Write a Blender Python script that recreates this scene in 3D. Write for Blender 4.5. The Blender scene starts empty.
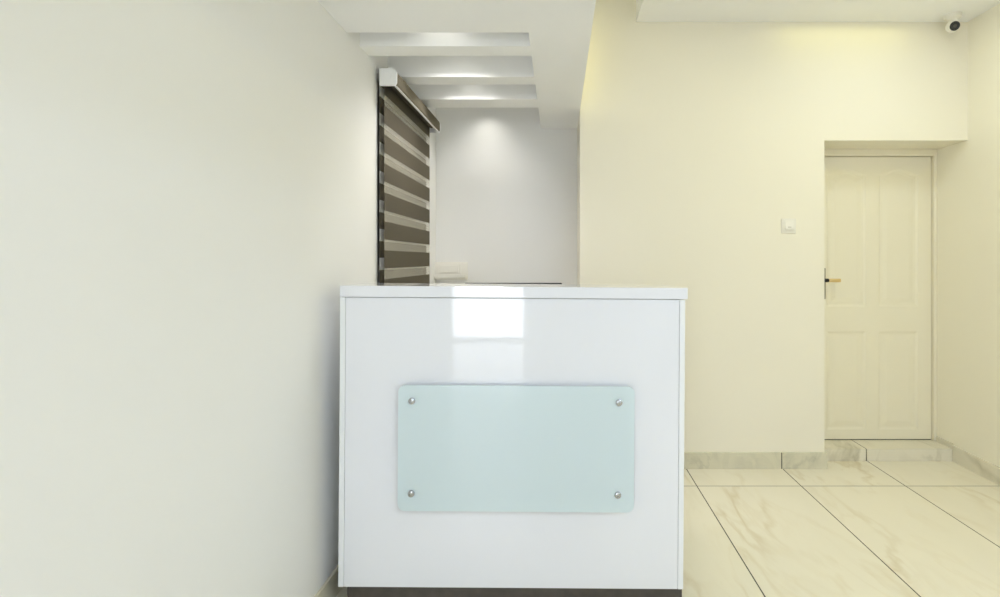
import bpy, bmesh, math
from mathutils import Vector, Matrix
from mathutils.geometry import tessellate_polygon

C = bpy.context.scene.collection
PI = math.pi

# ------------------------------------------------------------------ dimensions
H = 1.30                       # eye height
XL, XR = -0.868, 2.556         # left and right walls
YB, YN = 3.245, 3.70           # hall back wall, nook back wall
XC = 0.137                     # left end of the hall back wall / right face of the beam
ZS = 2.236                     # underside of soffit, beam and cross beams
ZC = 2.785                     # hall ceiling
YR = -2.10                     # wall behind the camera

# ------------------------------------------------------------------ materials
def principled(name, col, rough=0.5, metal=0.0, spec=0.5, **kw):
    m = bpy.data.materials.new(name); m.use_nodes = True
    b = m.node_tree.nodes['Principled BSDF']
    b.inputs['Base Color'].default_value = (*col, 1)
    b.inputs['Roughness'].default_value = rough
    b.inputs['Metallic'].default_value = metal
    b.inputs['Specular IOR Level'].default_value = spec
    for k, v in kw.items():
        b.inputs[k.replace('_', ' ')].default_value = v
    return m

def add_bump(m, scale, strength, dist=0.001):
    nt = m.node_tree; b = nt.nodes['Principled BSDF']
    tc = nt.nodes.new('ShaderNodeTexCoord'); n = nt.nodes.new('ShaderNodeTexNoise'); bp = nt.nodes.new('ShaderNodeBump')
    n.inputs['Scale'].default_value = scale; n.inputs['Detail'].default_value = 3
    bp.inputs['Strength'].default_value = strength; bp.inputs['Distance'].default_value = dist
    nt.links.new(tc.outputs['Object'], n.inputs['Vector'])
    nt.links.new(n.outputs['Fac'], bp.inputs['Height'])
    nt.links.new(bp.outputs['Normal'], b.inputs['Normal'])
    return m

def mottled(name, a, b_, scale, rough, **kw):
    m = principled(name, a, rough, **kw)
    nt = m.node_tree; b = nt.nodes['Principled BSDF']
    tc = nt.nodes.new('ShaderNodeTexCoord'); n = nt.nodes.new('ShaderNodeTexNoise'); r = nt.nodes.new('ShaderNodeValToRGB')
    n.inputs['Scale'].default_value = scale; n.inputs['Detail'].default_value = 4
    r.color_ramp.elements[0].color = (*a, 1); r.color_ramp.elements[1].color = (*b_, 1)
    r.color_ramp.elements[0].position = 0.3; r.color_ramp.elements[1].position = 0.7
    nt.links.new(tc.outputs['Object'], n.inputs['Vector'])
    nt.links.new(n.outputs['Fac'], r.inputs['Fac'])
    nt.links.new(r.outputs['Color'], b.inputs['Base Color'])
    return m

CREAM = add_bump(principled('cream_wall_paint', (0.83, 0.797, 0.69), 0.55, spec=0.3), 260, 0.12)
CREAMR = add_bump(principled('brightened_cream_wall_paint', (0.88, 0.85, 0.735), 0.55, spec=0.3), 260, 0.12)  # the hall's cream, lightened so the colour carries light the right wall lacks
WALL = add_bump(principled('wall_paint', (0.82, 0.82, 0.812), 0.55, spec=0.3), 260, 0.12)
CEIL = add_bump(principled('ceiling_paint', (0.88, 0.885, 0.89), 0.7, spec=0.2), 240, 0.1)
DOORW = principled('door_paint', (0.81, 0.77, 0.63), 0.4)
GLOSS = principled('white_gloss_laminate', (0.79, 0.805, 0.85), 0.06, spec=0.55, Coat_Weight=0.6, Coat_Roughness=0.03)
EDGE = principled('white_edge_band', (0.82, 0.84, 0.86), 0.25)
PLINTH = mottled('dark_plinth', (0.055, 0.047, 0.04), (0.075, 0.064, 0.054), 30, 0.35)
CHROME = principled('chrome', (0.48, 0.49, 0.50), 0.16, 1.0)
BRASS = principled('brass', (0.72, 0.55, 0.27), 0.28, 1.0)
BLACK = principled('black_plastic', (0.012, 0.012, 0.012), 0.35)
WPLAS = principled('white_plastic', (0.81, 0.79, 0.73), 0.35)
CAPW = principled('white_cap_plastic', (0.86, 0.87, 0.88), 0.3)
FRAME = principled('grey_window_frame', (0.62, 0.60, 0.62), 0.4)
GROUT = principled('dark_grout', (0.07, 0.067, 0.05), 0.8)
add_bump(GLOSS, 5, 0.10, 0.004)
_nt = GLOSS.node_tree; _nt.links.new(next(n for n in _nt.nodes if n.type == 'BUMP').outputs[0], _nt.nodes['Principled BSDF'].inputs['Coat Normal'])
ALU = principled('aluminium', (0.75, 0.74, 0.72), 0.3, 1.0)
CONC = mottled('concrete', (0.46, 0.45, 0.43), (0.52, 0.51, 0.49), 5, 0.85)

def fabric(name, col, opacity=1.0, trans=0.0):
    """woven cloth; opacity below one is an open weave that shows what hangs behind it"""
    m = principled(name, col, 0.85, spec=0.15)
    nt = m.node_tree; b = nt.nodes['Principled BSDF']; out = nt.nodes['Material Output']
    tc = nt.nodes.new('ShaderNodeTexCoord'); mp = nt.nodes.new('ShaderNodeMapping')
    mp.inputs['Scale'].default_value = (1, 25, 420)
    n = nt.nodes.new('ShaderNodeTexNoise'); n.inputs['Scale'].default_value = 1.0; n.inputs['Detail'].default_value = 2
    r = nt.nodes.new('ShaderNodeValToRGB')
    r.color_ramp.elements[0].color = (*[c * 0.88 for c in col], 1); r.color_ramp.elements[1].color = (*[min(1, c * 1.12) for c in col], 1)
    nt.links.new(tc.outputs['Object'], mp.inputs['Vector']); nt.links.new(mp.outputs['Vector'], n.inputs['Vector'])
    nt.links.new(n.outputs['Fac'], r.inputs['Fac']); nt.links.new(r.outputs['Color'], b.inputs['Base Color'])
    sh = b.outputs['BSDF']
    if trans:
        t = nt.nodes.new('ShaderNodeBsdfTranslucent'); t.inputs['Color'].default_value = (*col, 1)
        mx = nt.nodes.new('ShaderNodeMixShader'); mx.inputs['Fac'].default_value = trans
        nt.links.new(sh, mx.inputs[1]); nt.links.new(t.outputs['BSDF'], mx.inputs[2]); sh = mx.outputs['Shader']
    if opacity < 1:
        t = nt.nodes.new('ShaderNodeBsdfTransparent')
        mx = nt.nodes.new('ShaderNodeMixShader'); mx.inputs['Fac'].default_value = opacity
        nt.links.new(t.outputs['BSDF'], mx.inputs[1]); nt.links.new(sh, mx.inputs[2]); sh = mx.outputs['Shader']
    nt.links.new(sh, out.inputs['Surface'])
    return m

DARKF = fabric('dark_blind_cloth', (0.098, 0.086, 0.063))
SHEER = fabric('sheer_blind_cloth', (0.70, 0.67, 0.58), 0.30, 0.25)
SHEERB = fabric('sheer_blind_cloth_rear', (0.86, 0.86, 0.85), 0.92, 0.3)

def frosted():
    m = principled('frosted_glass', (0.755, 0.880, 0.918), 0.32, spec=0.5)
    b = m.node_tree.nodes['Principled BSDF']
    b.inputs['Transmission Weight'].default_value = 0.25
    b.inputs['Coat Weight'].default_value = 1.0
    b.inputs['Coat Roughness'].default_value = 0.04
    return m
GLASS = frosted()
TINT = principled('dark_window_glass', (0.42, 0.42, 0.45), 0.12)

def marble(name, base, vein, grid=True, shade=1.0):
    """polished cream marble tiles, 0.6 x 1.2 m, veins change from tile to tile"""
    m = principled(name, base, 0.16, spec=0.45)
    nt = m.node_tree; L = nt.links.new; N = nt.nodes.new
    b = nt.nodes['Principled BSDF']
    geo = N('ShaderNodeNewGeometry'); sep = N('ShaderNodeSeparateXYZ'); L(geo.outputs['Position'], sep.inputs[0])
    def mth(op, a, c=None):
        n = N('ShaderNodeMath'); n.operation = op
        for i, v in enumerate((a, c)):
            if v is None: continue
            if isinstance(v, (int, float)): n.inputs[i].default_value = v
            else: L(v, n.inputs[i])
        return n.outputs[0]
    u = mth('DIVIDE', mth('SUBTRACT', sep.outputs['X'], 0.199), 0.60)
    v = mth('DIVIDE', mth('SUBTRACT', sep.outputs['Y'], 2.991), 1.20)
    iu, iv = mth('FLOOR', u), mth('FLOOR', v)
    cmb = N('ShaderNodeCombineXYZ'); L(iu, cmb.inputs[0]); L(iv, cmb.inputs[1])
    wn = N('ShaderNodeTexWhiteNoise'); wn.noise_dimensions = '3D'; L(cmb.outputs[0], wn.inputs['Vector'])
    off = N('ShaderNodeVectorMath'); off.operation = 'SCALE'; L(wn.outputs['Color'], off.inputs[0]); off.inputs['Scale'].default_value = 17.0
    add = N('ShaderNodeVectorMath'); add.operation = 'ADD'; L(geo.outputs['Position'], add.inputs[0]); L(off.outputs[0], add.inputs[1])
    mp = N('ShaderNodeMapping'); mp.inputs['Rotation'].default_value = (0, 0, math.radians(28)); mp.inputs['Scale'].default_value = (1.9, 0.62, 1.0)
    L(add.outputs[0], mp.inputs['Vector'])
    def vein_mask(scale, width, detail, dist):
        n = N('ShaderNodeTexNoise'); n.inputs['Scale'].default_value = scale; n.inputs['Detail'].default_value = detail
        n.inputs['Roughness'].default_value = 0.55; n.inputs['Distortion'].default_value = dist
        L(mp.outputs[0], n.inputs['Vector'])
        d = mth('ABSOLUTE', mth('SUBTRACT', n.outputs['Fac'], 0.5))
        r = N('ShaderNodeMapRange'); r.inputs['From Min'].default_value = 0; r.inputs['From Max'].default_value = width
        r.inputs['To Min'].default_value = 1; r.inputs['To Max'].default_value = 0
        L(d, r.inputs['Value'])
        return r.outputs[0]
    fade = N('ShaderNodeTexNoise'); fade.inputs['Scale'].default_value = 2.3; L(mp.outputs[0], fade.inputs['Vector'])
    fr = N('ShaderNodeMapRange'); fr.inputs['From Min'].default_value = 0.42; fr.inputs['From Max'].default_value = 0.68; L(fade.outputs['Fac'], fr.inputs['Value'])
    v1 = mth('MULTIPLY', vein_mask(1.1, 0.028, 5, 0.5), mth('MULTIPLY', mth('ADD', 0.2, fr.outputs[0]), 0.36 if grid else 0.5))
    v2 = mth('MULTIPLY', vein_mask(2.6, 0.05, 6, 0.9), mth('MULTIPLY', fr.outputs[0], 0.15 if grid else 0.45))
    vm = mth('MINIMUM', mth('ADD', v1, v2), 1.0)
    cloud = N('ShaderNodeTexNoise'); cloud.inputs['Scale'].default_value = 1.4; cloud.inputs['Detail'].default_value = 4; L(mp.outputs[0], cloud.inputs['Vector'])
    c0 = N('ShaderNodeMixRGB'); c0.inputs[1].default_value = (*[x * 0.93 for x in base], 1); c0.inputs[2].default_value = (*[min(1, x * 1.05) for x in base], 1); L(cloud.outputs['Fac'], c0.inputs[0])
    c1 = N('ShaderNodeMixRGB'); c1.inputs[2].default_value = (*vein, 1); L(vm, c1.inputs[0]); L(c0.outputs[0], c1.inputs[1])
    col = c1.outputs[0]
    if grid:
        def joint(t, size, w):
            f = mth('FRACT', t); e = mth('MINIMUM', f, mth('SUBTRACT', 1.0, f))
            return mth('LESS_THAN', mth('MULTIPLY', e, size), w)
        jx = joint(u, 0.60, 0.0029); jy = mth('MULTIPLY', joint(v, 1.20, 0.0040), 0.7)
        j = mth('MAXIMUM', jx, jy)
        c2 = N('ShaderNodeMixRGB'); c2.inputs[2].default_value = (0.065, 0.063, 0.045, 1); L(j, c2.inputs[0]); L(col, c2.inputs[1])
        col = c2.outputs[0]
        rr = N('ShaderNodeMapRange'); rr.inputs['To Min'].default_value = 0.14; rr.inputs['To Max'].default_value = 0.8; L(j, rr.inputs['Value']); L(rr.outputs[0], b.inputs['Roughness'])
    L(col, b.inputs['Base Color'])
    return m
TILE = marble('cream_marble_tiles', (0.80, 0.765, 0.645), (0.56, 0.46, 0.27))
SKIRT = marble('grey_cream_marble_skirting', (0.68, 0.65, 0.515), (0.33, 0.33, 0.27), grid=False)
STEPM = marble('cream_marble_step', (0.76, 0.725, 0.61), (0.50, 0.47, 0.36), grid=False)

# ------------------------------------------------------------------ mesh helpers
def box(bm, x0, x1, y0, y1, z0, z1, bevel=0.0, seg=2):
    t = bmesh.new()
    bmesh.ops.create_cube(t, size=1.0)
    for v in t.verts:
        v.co = Vector(((x0 + x1) / 2 + v.co.x * (x1 - x0), (y0 + y1) / 2 + v.co.y * (y1 - y0), (z0 + z1) / 2 + v.co.z * (z1 - z0)))
    if bevel:
        bmesh.ops.bevel(t, geom=t.edges[:], offset=bevel, segments=seg, affect='EDGES', profile=0.5)
    me = bpy.data.meshes.new('t'); t.to_mesh(me); t.free()
    bm.from_mesh(me); bpy.data.meshes.remove(me)

def lathe(bm, prof, mat, seg=32):
    """profile of (radius, height) pairs turned about local Z, then placed by mat"""
    rings = []
    for r, h in prof:
        if r < 1e-6:
            rings.append([bm.verts.new(mat @ Vector((0, 0, h)))])
        else:
            rings.append([bm.verts.new(mat @ Vector((r * math.cos(2 * PI * i / seg), r * math.sin(2 * PI * i / seg), h))) for i in range(seg)])
    for a, b in zip(rings, rings[1:]):
        if len(a) == 1 and len(b) == 1: continue
        for i in range(seg):
            j = (i + 1) % seg
            if len(a) == 1: bm.faces.new((a[0], b[j], b[i]))
            elif len(b) == 1: bm.faces.new((a[i], a[j], b[0]))
            else: bm.faces.new((a[i], a[j], b[j], b[i]))
    return bm

def prism(bm, pts, y0, y1):
    """an outline in the XZ plane given thickness along Y"""
    n = len(pts)
    f = [bm.verts.new((x, y0, z)) for x, z in pts]; k = [bm.verts.new((x, y1, z)) for x, z in pts]
    bm.faces.new(f); bm.faces.new(k[::-1])
    for i in range(n):
        j = (i + 1) % n
        bm.faces.new((f[j], f[i], k[i], k[j]))

def rounded_rect(x0, x1, z0, z1, r, seg=6):
    p = []
    for cx, cz, a0 in ((x1 - r, z1 - r, 0), (x0 + r, z1 - r, 90), (x0 + r, z0 + r, 180), (x1 - r, z0 + r, 270)):
        for i in range(seg + 1):
            a = math.radians(a0 + 90 * i / seg)
            p.append((cx + r * math.cos(a), cz + r * math.sin(a)))
    return p

def obj(name, bm, mat, parent=None, smooth=False, **props):
    bmesh.ops.remove_doubles(bm, verts=bm.verts, dist=1e-6)
    bmesh.ops.recalc_face_normals(bm, faces=bm.faces)
    me = bpy.data.meshes.new(name); bm.to_mesh(me); bm.free()
    me.materials.append(mat)
    if smooth:
        for p in me.polygons: p.use_smooth = True
        try: me.set_sharp_from_angle(angle=math.radians(35))
        except Exception: pass
    o = bpy.data.objects.new(name, me); C.objects.link(o)
    if parent is not None: o.parent = parent
    for k, v in props.items(): o[k] = v
    return o

def empty(name, loc=(0, 0, 0), **props):
    o = bpy.data.objects.new(name, None); C.objects.link(o); o.location = loc; o.empty_display_size = 0.1
    for k, v in props.items(): o[k] = v
    return o

def boxes(name, mat, lst, parent=None, bevel=0.0, **props):
    bm = bmesh.new()
    for b in lst: box(bm, *b, bevel=bevel)
    return obj(name, bm, mat, parent, **props)

def struct(name, mat, lst, **props):
    return boxes(name, mat, lst, None, kind='structure', **props)

# ------------------------------------------------------------------ the setting
XW = -2.30                      # far left wall of the room behind the camera
YL = 0.45                       # where the left wall begins
struct('floor', TILE, [(XW - .2, XR + .2, YR, YN + .2, -.12, 0)])
# window opening in the left wall, behind the blind
WY0, WY1, WZ0, WZ1 = 2.50, 3.39, 0.98, 2.17
struct('wall_left', WALL, [(XL - .2, XL, YL, WY0, 0, 3.2), (XL - .2, XL, WY1, YN, 0, 3.2),
                           (XL - .2, XL, WY0, WY1, 0, WZ0), (XL - .2, XL, WY0, WY1, WZ1, 3.2)])
struct('wall_nook', WALL, [(XL - .2, XC + .5, YN, YN + .15, 0, 3.2)])
# hall back wall with the recess of the door at its right end
RX, RZ, YD = 1.663, 2.046, 3.525
struct('wall_back', CREAM, [(XC, RX, YB, YN, 0, 3.2), (RX, XR, YB, YN, RZ, 3.2), (RX, XR, 3.60, YN, 0, RZ)])
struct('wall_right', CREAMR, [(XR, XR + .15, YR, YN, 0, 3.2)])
DX0, DX1, DZ = -1.245, -0.335, 2.15   # doorway to the daylight, behind the camera
struct('wall_front', WALL, [(XW, DX0, YR - .15, YR, 0, 3.2), (DX1, XR, YR - .15, YR, 0, 3.2), (DX0, DX1, YR - .15, YR, DZ, 3.2)])
struct('wall_side', WALL, [(XW - .15, XW, YR, YL, 0, 3.2), (XW, XL - .2, YL, YL + .15, 0, 3.2)])
struct('ceiling', CEIL, [(0.487, XR, YR, YB, ZC, 3.2), (-.2, 0.487, YR, YB, 3.05, 3.2), (XW, XL, YR, YL, 2.7, 2.85),
                         (XL, -0.121, 2.14, YN, 2.46, 2.6)])
# dropped soffit over the desk front with the beam that runs on to the nook wall
struct('trim_1', CEIL, [(XL, XC, YR, 2.14, ZS, 3.05), (-0.121, XC, 2.14, YN, ZS, 3.05)])
for i, (a, b) in enumerate(((2.276, 2.385), (2.66, 2.775), (3.03, 3.195))):
    struct('trim_%d' % (i + 2), CEIL, [(XL, -0.121, a, b, ZS, 2.46)])
# skirtings
sk = .101
def joints(bm_list): return bm_list
struct('baseboard_back', SKIRT, [(XC, 1.3885, YB - .011, YB, 0, sk), (1.3955, RX + .012, YB - .011, YB, 0, sk), (RX, RX + .012, YB, 3.355, 0, sk)])
struct('baseboard_right', STEPM, [(XR - .011, XR, YR, 3.355, 0, sk), (XR - .011, XR, 3.355, 3.50, .081, sk + .012)])
struct('baseboard_left', SKIRT, [(XL, XL + .011, YL, 1.00, 0, sk), (XL, XL + .011, 1.003, 2.20, 0, sk), (XL, XL + .011, 2.203, YN, 0, sk)])
struct('baseboard_nook', SKIRT, [(XL + .011, XC, YN - .011, YN, 0, sk)])
# tiled step in front of the door
struct('trim_5', STEPM, [(RX + .012, 1.9880, 3.357, 3.60, 0, .080), (1.9950, XR, 3.357, 3.60, 0, .080)])
boxes('trim_6', GROUT, [(RX + .012, XR, 3.362, 3.60, 0, .0792)], None, kind='structure')
boxes('trim_7', GROUT, [(1.3886, 1.3954, YB - .0085, YB + .002, 0, sk - .002)], None, kind='structure')
# pavement outside the doorway behind the camera
struct('ground_outside', CONC, [(-4.5, 2.5, -5.0, YR, -.12, -.001)])
# aluminium frame round the daylight doorway
d2 = empty('door_2', (0, 0, 0), kind='structure')
boxes('door_frame', ALU, [(DX0, DX0 + .05, YR - .11, YR - .04, 0, DZ), (DX1 - .05, DX1, YR - .11, YR - .04, 0, DZ),
                          (DX0 + .05, DX1 - .05, YR - .11, YR - .04, DZ - .05, DZ), (DX0 + .05, DX1 - .05, YR - .11, YR - .04, .36, .42)], d2)

# window behind the blind: dark frame and glass
w1 = empty('window_1', (0, 0, 0), kind='structure')
fx0, fx1 = XL - .13, XL - .07
boxes('window_frame', FRAME, [(fx0, fx1, WY0, WY0 + .05, WZ0, WZ1), (fx0, fx1, WY1 - .05, WY1, WZ0, WZ1),
                              (fx0, fx1, WY0 + .05, WY1 - .05, WZ0, WZ0 + .05), (fx0, fx1, WY0 + .05, WY1 - .05, WZ1 - .05, WZ1),
                              (fx0, fx1, (WY0 + WY1) / 2 - .02, (WY0 + WY1) / 2 + .02, WZ0 + .05, WZ1 - .05)], w1)
boxes('window_pane', TINT, [(fx0 + .02, fx0 + .03, WY0 + .04, WY1 - .04, WZ0 + .04, WZ1 - .04)], w1)

# ------------------------------------------------------------------ panelled door in the recess
d1 = empty('door_1', (0, 0, 0), kind='structure')
LX0, LX1, LZ0, LZ1 = 1.735, 2.530, .086, 1.997
boxes('door_frame', DOORW, [(RX, LX0 - .003, YD - .022, 3.60, .080, RZ), (LX1 + .003, XR, YD - .022, 3.60, .080, RZ),
                            (LX0 - .003, LX1 + .003, YD - .022, 3.60, LZ1 + .004, RZ)], d1, bevel=.003)
boxes('threshold', BLACK, [(LX0, LX1, YD + .006, YD + .04, .080, .0855)], d1)
def arch_panel(x0, x1, z0, z1, rise, n=18):
    p = [(x0, z0), (x1, z0)]
    for i in range(n + 1):
        t = 1 - i / n
        s = 0.5 - 0.5 * math.cos(2 * PI * t)
        p.append((x0 + (x1 - x0) * t, z1 - rise + rise * s))
    return p
def inset_scaled(p, d):
    xs = [a for a, b in p]; zs = [b for a, b in p]
    cx, cz = (min(xs) + max(xs)) / 2, (min(zs) + max(zs)) / 2
    sx = ((max(xs) - min(xs)) / 2 - d) / ((max(xs) - min(xs)) / 2); sz = ((max(zs) - min(zs)) / 2 - d) / ((max(zs) - min(zs)) / 2)
    return [(cx + (a - cx) * sx, cz + (b - cz) * sz) for a, b in p]
pl = [arch_panel(1.822, 2.085, .985, 1.915, .035), arch_panel(2.172, 2.440, .985, 1.915, .035),
      arch_panel(1.822, 2.085, .150, .815, 0), arch_panel(2.172, 2.440, .150, .815, 0)]
bm = bmesh.new()
outer = [(LX0, LZ0), (LX1, LZ0), (LX1, LZ1), (LX0, LZ1)]
polys = [[Vector((a, b, 0)) for a, b in outer]] + [[Vector((a, b, 0)) for a, b in p] for p in pl]
flat = [v for p in polys for v in p]
vs = [bm.verts.new((v.x, YD, v.y)) for v in flat]
for tri in tessellate_polygon(polys):
    try: bm.faces.new([vs[i] for i in tri])
    except ValueError: pass
k = [bm.verts.new((a, YD + .04, b)) for a, b in outer]
bm.faces.new(k)
for i in range(4): bm.faces.new((vs[i], vs[(i + 1) % 4], k[(i + 1) % 4], k[i]))
off = 4
for p in pl:
    prev = vs[off:off + len(p)]; off += len(p)
    for d, y in ((.014, .0055), (.030, .0055), (.058, .001)):
        cur = [bm.verts.new((a, YD + y, b)) for a, b in inset_scaled(p, d)]
        for i in range(len(p)):
            j = (i + 1) % len(p)
            bm.faces.new((prev[i], prev[j], cur[j], cur[i]))
        prev = cur
    bm.faces.new(prev)
obj('door_leaf', bm, DOORW, d1)
# lever handle
bm = bmesh.new(); box(bm, 1.768, 1.811, YD - .008, YD, 1.035, 1.245, bevel=.003)
hp = obj('door_handle', bm, principled('bronze', (.30, .27, .20), .35, 1.0), d1, smooth=True)
bm = bmesh.new()
lathe(bm, [(0, 0), (.012, 0), (.012, .055), (.009, .06), (0, .06)], Matrix.Translation((1.790, YD - .006, 1.164)) @ Matrix.Rotation(PI / 2, 4, 'X'), 20)
lathe(bm, [(0, 0), (.0115, .001), (.0125, .008), (.0125, .022), (.011, .025), (0, .025)], Matrix.Translation((1.779, YD - .058, 1.164)) @ Matrix.Rotation(PI / 2, 4, 'Y'), 20)
obj('lever_neck', bm, BLACK, hp, smooth=True)
bm = bmesh.new(); box(bm, 1.803, 1.884, YD - .066, YD - .051, 1.152, 1.176, bevel=.004)
obj('lever', bm, BRASS, hp, smooth=True)

# ------------------------------------------------------------------ reception counter
PX = -.171
ct = empty('reception_counter', (PX, 1.89, 0.0),
           label='glossy white reception counter with a frosted glass plate on its front', category='counter')
ct.rotation_euler = (0, .0070, 0)
def cb(name, mat, lst, parent=ct, bevel=.0012, **kw):
    return boxes(name, mat, [(a - PX, b - PX, c, d, e, f) for a, b, c, d, e, f in lst], parent, bevel=bevel, **kw)
ZP = .107
xl, xr = -.800, .4545
cb('front_panel', GLOSS, [(xl + .0205, xr - .0205, .001, .019, ZP, 1.160)])
cb('side_panel', EDGE, [(xl, xl + .0195, 0, .62, ZP, 1.1605)])
cb('side_panel', EDGE, [(xr - .0195, xr, 0, .62, ZP, 1.1605)])
cb('top', GLOSS, [(-.7995, .4625, -.006, .222, 1.162, 1.203)], bevel=.002)
cb('back_panel', EDGE, [(xl + .0205, xr - .0205, .202, .220, .742, 1.160)])
cb('desk_top', EDGE, [(xl + .0205, xr - .0205, .020, .66, .715, .740)])
cb('plinth', PLINTH, [(-.771, .4525, .010, .028, .004, ZP - .001), (-.771, -.753, .028, .60, .004, ZP - .001), (.4345, .4525, .028, .60, .004, ZP - .001)])
# frosted glass plate on four stand-offs
gx0, gx1, gz0, gz1 = -.579, .2695, .3965, .8480
bm = bmesh.new(); prism(bm, [(x - PX, z) for x, z in rounded_rect(gx0, gx1, gz0, gz1, .024)], -.024, -.016)
bmesh.ops.bevel(bm, geom=[e for e in bm.edges if abs(e.verts[0].co.y - e.verts[1].co.y) < 1e-6], offset=.0012, segments=2, affect='EDGES')
gp = obj('glass_plate', bm, GLASS, ct, label='pale teal frosted glass plate')
for x, z in ((-.5290, .7925), (.2130, .7915), (-.5290, .4610), (.2110, .4610)):
    bm = bmesh.new()
    lathe(bm, [(0, 0), (.0085, 0), (.0085, .0255), (.0115, .0258), (.0122, .0285), (.0115, .0325), (.0085, .0345), (.0045, .0350), (.0040, .0335), (0, .0335)],
          Matrix.Translation((x - PX, 0.001, z)) @ Matrix.Rotation(PI / 2, 4, 'X'), 28)
    obj('standoff_stud', bm, CHROME, ct, smooth=True, label='chrome stand-off stud')

# computer monitor standing on the lower desk behind the counter front
mt = empty('computer_monitor', (-.2095, 2.45, .7425), label='black computer monitor behind the white counter, only its top edge showing', category='monitor')
bm = bmesh.new(); box(bm, -.2285, .2285, -.016, .012, .165, .4500, bevel=.004); hs = obj('housing', bm, BLACK, mt)
bm = bmesh.new(); box(bm, -.220, .220, .0122, .0132, .180, .4420); obj('screen', bm, principled('screen_glass', (.02, .02, .022), .1), hs)
bm = bmesh.new(); box(bm, -.10, .10, -.040, -.0165, .215, .375, bevel=.010); obj('back_bulge', bm, BLACK, hs)
bm = bmesh.new(); box(bm, -.030, .030, -.034, -.0168, .010, .300, bevel=.004); obj('neck', bm, BLACK, mt)
bm = bmesh.new(); lathe(bm, [(0, .0005), (.105, .0005), (.107, .004), (.10, .010), (.03, .014), (0, .014)], Matrix.Translation((0, -.01, 0)), 40); obj('base', bm, BLACK, mt, smooth=True)

# ------------------------------------------------------------------ zebra roller blind on the window
bx = -.8325
bl = empty('roller_blind', (bx, 2.9, 2.10), label='dark brown and cream striped roller blind on the left window', category='blind')
def bl_box(bmm, x0, x1, y0, y1, z0, z1, bevel=0.0): box(bmm, x0 - bx, x1 - bx, y0 - 2.9, y1 - 2.9, z0 - 2.10, z1 - 2.10, bevel=bevel)
BY0, BY1 = 2.492, 3.405
# cassette: rounded fabric-covered box with a light bottom lip and white end caps
CX = -.8445
def cassette_profile(grow=0.0):
    g = grow
    p = [(CX - g - bx, 2.128 - g), (-.774 - bx + g, 2.128 - g), (-.766 - bx + g, 2.140)]
    for i in range(9):
        a = math.radians(90 * i / 8)
        p.append((-.792 - bx + g + .026 * math.cos(a), 2.182 + g + .026 * math.sin(a)))
    p.append((CX - g - bx, 2.208 + g))
    return [(a, z - 2.10) for a, z in p]
def cassette_shell():
    o = cassette_profile()
    t = .004
    inner = [(-.7775 - bx, .028), (-.770 - bx, .0405)]
    for i in range(9):
        a = math.radians(90 * i / 8)
        inner.append((-.792 - bx + (.026 - t) * math.cos(a), .082 + (.026 - t) * math.sin(a)))
    inner += [(CX + t - bx, .104), (CX + t - bx, .028)]
    return o[1:] + [o[0]] + inner[::-1]
bm = bmesh.new(); prism(bm, cassette_shell(), 2.474 - 2.9, 3.372 - 2.9)
cs = obj('cassette', bm, fabric('cassette_cloth', (0.155, 0.138, 0.098)), bl)
for y0, y1 in ((2.4625, 2.4738), (3.3722, 3.3830)):
    bm = bmesh.new(); prism(bm, cassette_profile(.002), y0 - 2.9, y1 - 2.9)
    bmesh.ops.bevel(bm, geom=[e for e in bm.edges if abs(e.verts[0].co.y - e.verts[1].co.y) < 1e-6], offset=.002, segments=2, affect='EDGES')
    cp = obj('end_cap', bm, CAPW, cs, label='white plastic end cap')
    bm = bmesh.new(); lathe(bm, [(0, 0), (.016, 0), (.016, .002), (.013, .003), (0, .003)], Matrix.Translation((-.808 - bx, y0 - 2.9, .068)) @ Matrix.Rotation(PI / 2, 4, 'X'), 24)
    obj('cap_disc', bm, CAPW, cp, smooth=True)
bm = bmesh.new(); bl_box(bm, -.777, -.7655, 2.474, 3.372, 2.1235, 2.1275, bevel=.001)
obj('lip', bm, CAPW, cs)
bm = bmesh.new(); lathe(bm, [(0, 0), (.017, 0), (.017, .86), (0, .86)], Matrix.Translation((-.815 - bx, 2.495 - 2.9, .068)) @ Matrix.Scale(1, 4) @ Matrix.Rotation(-PI / 2, 4, 'X'), 20)
obj('roller_tube', bm, DARKF, cs, smooth=True)
P = .139
def layer(x, y0, y1, first, hd, sheer_mat, tag):
    """dark and sheer bands of one curtain of the blind, from the cassette down to the hem"""
    top, bot = 2.165, 1.075
    z = first
    while z < top: z += P
    dark, sheer = [], []
    while z - P < top and z > bot - P:
        a, b = max(z - hd, bot), min(z, top)
        if b - a > .002: dark.append((x - .0006, x + .0006, y0, y1, a, b))
        a, b = max(z - P, bot), min(z - hd, top)
        if b - a > .002: sheer.append((x - .0003, x + .0003, y0, y1, a, b))
        z -= P
    bd = bmesh.new()
    for q in dark: bl_box(bd, *q)
    bs = bmesh.new()
    for q in sheer: bl_box(bs, *q)
    o = obj(tag, bs, sheer_mat, bl)
    obj('dark_band', bd, DARKF, o)
layer(-.8325, 2.492, 3.370, 1.4855, .086, SHEER, 'front_cloth')
layer(-.8540, 2.489, 3.370, 1.5300, .080, SHEERB, 'rear_cloth')
bm = bmesh.new(); bl_box(bm, -.858, -.829, 2.490, 3.370, 1.056, 1.075, bevel=.005)
obj('bottom_rail', bm, DARKF, bl)

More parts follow.
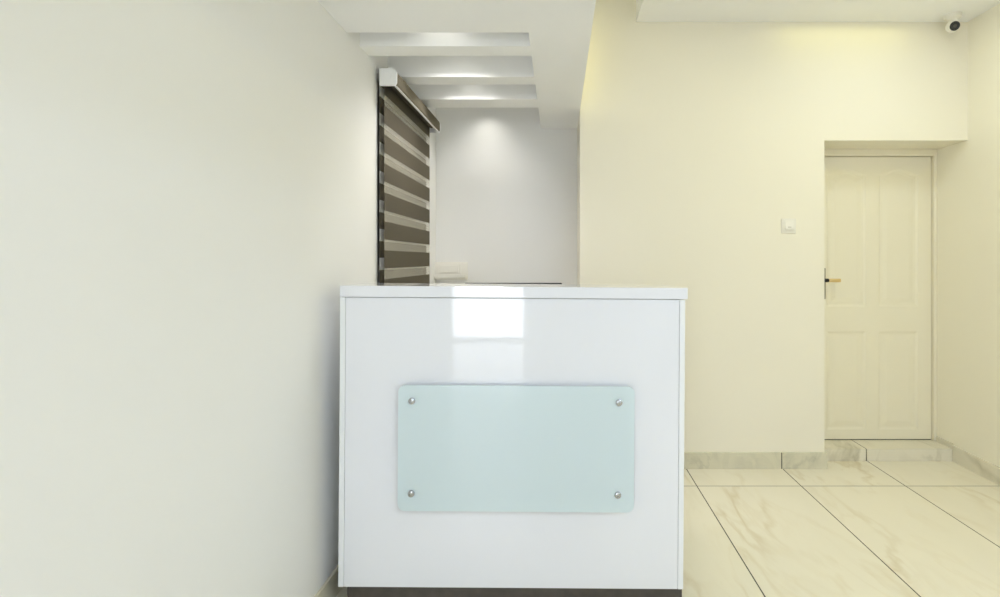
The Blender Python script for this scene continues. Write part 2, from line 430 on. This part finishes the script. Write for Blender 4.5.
# ------------------------------------------------------------------ switches
def plate(name, cx, y, cz, w, h, label, parts):
    r = empty(name, (cx, y, cz), label=label, category='switch')
    return r
sw = empty('light_switch', (1.437, YB, 1.512), label='small square white light switch on the wall left of the door', category='light switch')
bm = bmesh.new(); box(bm, -.046, .046, -.009, 0, -.046, .046, bevel=.004); obj('plate', bm, WPLAS, sw, smooth=True)
bm = bmesh.new(); box(bm, -.029, .033, -.0115, -.0088, -.026, .030, bevel=.001); ib = obj('bezel', bm, WPLAS, sw)
t = bmesh.new(); prism(t, [(-.024, -.021), (.028, -.021), (.028, .025), (-.024, .025)], -.0175, -.0113)
for v in t.verts:
    if v.co.y < -.015 and v.co.z > 0: v.co.y += .004
obj('rocker', t, WPLAS, sw)
bm = bmesh.new(); box(bm, -.010, .012, -.0181, -.0172, -.010, -.006); obj('marker', bm, principled('grey_marker', (.42, .40, .33), .4), sw)

sb = empty('switchboard', (-.752, YN, 1.226), label='white modular switchboard plate on the nook wall beside the blind', category='switchboard')
bm = bmesh.new(); box(bm, -.105, .105, -.040, 0, -.056, .056, bevel=.004); obj('back_box', bm, WPLAS, sb, smooth=True)
bm = bmesh.new(); box(bm, -.118, .118, -.052, -.040, -.064, .060, bevel=.005); obj('plate', bm, WPLAS, sb, smooth=True)
bm = bmesh.new(); box(bm, -.092, .072, -.056, -.0515, -.024, .046, bevel=.002); obj('bezel', bm, WPLAS, sb)
bm = bmesh.new(); box(bm, -.076, .056, -.063, -.0555, -.014, .036, bevel=.003); obj('rocker', bm, WPLAS, sb)
bm = bmesh.new(); box(bm, -.116, .108, -.064, -.0515, -.051, -.028, bevel=.003); obj('ledge', bm, WPLAS, sb)

# ------------------------------------------------------------------ turret camera on the hall ceiling
sc_ = empty('security_camera', (2.391, 3.150, ZC), label='small white turret security camera under the ceiling corner above the door', category='camera')
dn = Matrix.Rotation(PI, 4, 'X')
bm = bmesh.new(); lathe(bm, [(0, 0), (.046, 0), (.046, .014), (.042, .022), (.024, .028), (.022, .050), (0, .050)], dn, 36); obj('base', bm, WPLAS, sc_, smooth=True)
aim = Vector((-.30, -1.0, -.35)).normalized()
ball_c = Vector((0, 0, -.070))
q = aim.to_track_quat('Z', 'Y').to_matrix().to_4x4()
R = .036
prof = [(0, -R)] + [(R * math.sin(math.radians(a)), -R * math.cos(math.radians(a))) for a in range(12, 141, 8)] + [(.0235, .0285), (0, .0285)]
bm = bmesh.new(); lathe(bm, prof, Matrix.Translation(ball_c) @ q, 36); obj('housing', bm, WPLAS, sc_, smooth=True)
bm = bmesh.new(); lathe(bm, [(0, .028), (.0255, .028), (.0270, .031), (.0250, .0335), (.018, .0325), (0, .0325)], Matrix.Translation(ball_c) @ q, 32)
ln = obj('lens_window', bm, BLACK, sc_, smooth=True)
bm = bmesh.new(); lathe(bm, [(0, .0325), (.010, .0325), (.010, .035), (.007, .037), (0, .038)], Matrix.Translation(ball_c) @ q, 24)
obj('lens', bm, principled('lens_glass', (.10, .095, .075), .08), ln, smooth=True)

# ------------------------------------------------------------------ light
w = bpy.data.worlds.new('World'); bpy.context.scene.world = w; w.use_nodes = True
bg = w.node_tree.nodes['Background']; bg.inputs['Color'].default_value = (0.884, 0.93, 1.0, 1); bg.inputs['Strength'].default_value = 6.02

def area(name, loc, sx, sy, power, col, rot=(0, 0, 0), portal=False, spread=180):
    l = bpy.data.lights.new(name, 'AREA'); l.shape = 'RECTANGLE'; l.size = sx; l.size_y = sy; l.energy = power; l.color = col
    l.spread = math.radians(spread)
    o = bpy.data.objects.new(name, l); C.objects.link(o); o.location = loc; o.rotation_euler = rot
    if portal: l.cycles.is_portal = True
    return o
def spot(name, loc, power, col, size, blend, rad=.03, rot=(0, 0, 0)):
    l = bpy.data.lights.new(name, 'SPOT'); l.energy = power; l.color = col; l.spot_size = math.radians(size); l.spot_blend = blend; l.shadow_soft_size = rad
    o = bpy.data.objects.new(name, l); C.objects.link(o); o.location = loc; o.rotation_euler = rot
    return o
area('daylight_portal', ((DX0 + DX1) / 2, YR - .12, DZ / 2), DX1 - DX0, DZ, 1, (1, 1, 1), (PI / 2, 0, PI), portal=True)
for x in (0.95, 2.0):
    area('lobby_fill', (x, -.9, ZC - .012), .18, .18, 22, (.63, .74, 1.0))  # added fill standing in for ambient daylight in the lobby
area('hall_area_light', (1.92, 2.45, ZC - .012), .18, .18, 5.0, (.88, .96, 1.0))  # this one is added fill to brighten the door and right wall
area('hall_area_light', (1.75, 1.7, ZC - .012), .18, .18, 6.6, (1.0, .86, .12))
area('hall_wall_washer', (1.78, 3.13, ZC - .012), .80, .08, .38, (1.0, .96, .30))
area('cove_strip', (.165, 1.6, 2.95), .04, 1.5, 2.8, (1.0, .93, .66), (0, -.35, 0))
area('beam_led_strip', (.152, 3.10, 2.56), .02, .60, .13, (1.0, .90, .25), (PI / 2, 0, 0))
for y, p in ((2.21, 1.2), (2.52, 1.1), (2.90, 1.3), (3.53, 5.3)):
    spot('nook_downlight', (-.50, y, 2.445), p, (1.0, .97, .88), 110, .9, .025)
for y, p in ((2.53, 2.4), (2.90, 3.0), (3.42, .7)):
    area('nook_fill', (-.50, y, 2.31), .30, .12, p, (1.0, .96, .93), spread=120)  # soft fill added to lift the nook, hidden above the beam undersides

# ------------------------------------------------------------------ camera and view
cam = bpy.data.cameras.new('camera'); co = bpy.data.objects.new('camera', cam); C.objects.link(co)
co.location = (0, 0, H); co.rotation_euler = (PI / 2, 0, 0)
cam.sensor_width = 36; cam.lens = 520 / 1000 * 36
cam.shift_x = -.058; cam.shift_y = -.0385
cam.clip_start = .05
S = bpy.context.scene
S.camera = co
S.view_settings.view_transform = 'Standard'; S.view_settings.look = 'None'
S.view_settings.gamma = 1; S.view_settings.use_curve_mapping = False
S.view_settings.exposure = 0.02
S.cycles.max_bounces = 16; S.cycles.diffuse_bounces = 10; S.cycles.glossy_bounces = 6
S.cycles.use_denoising = True
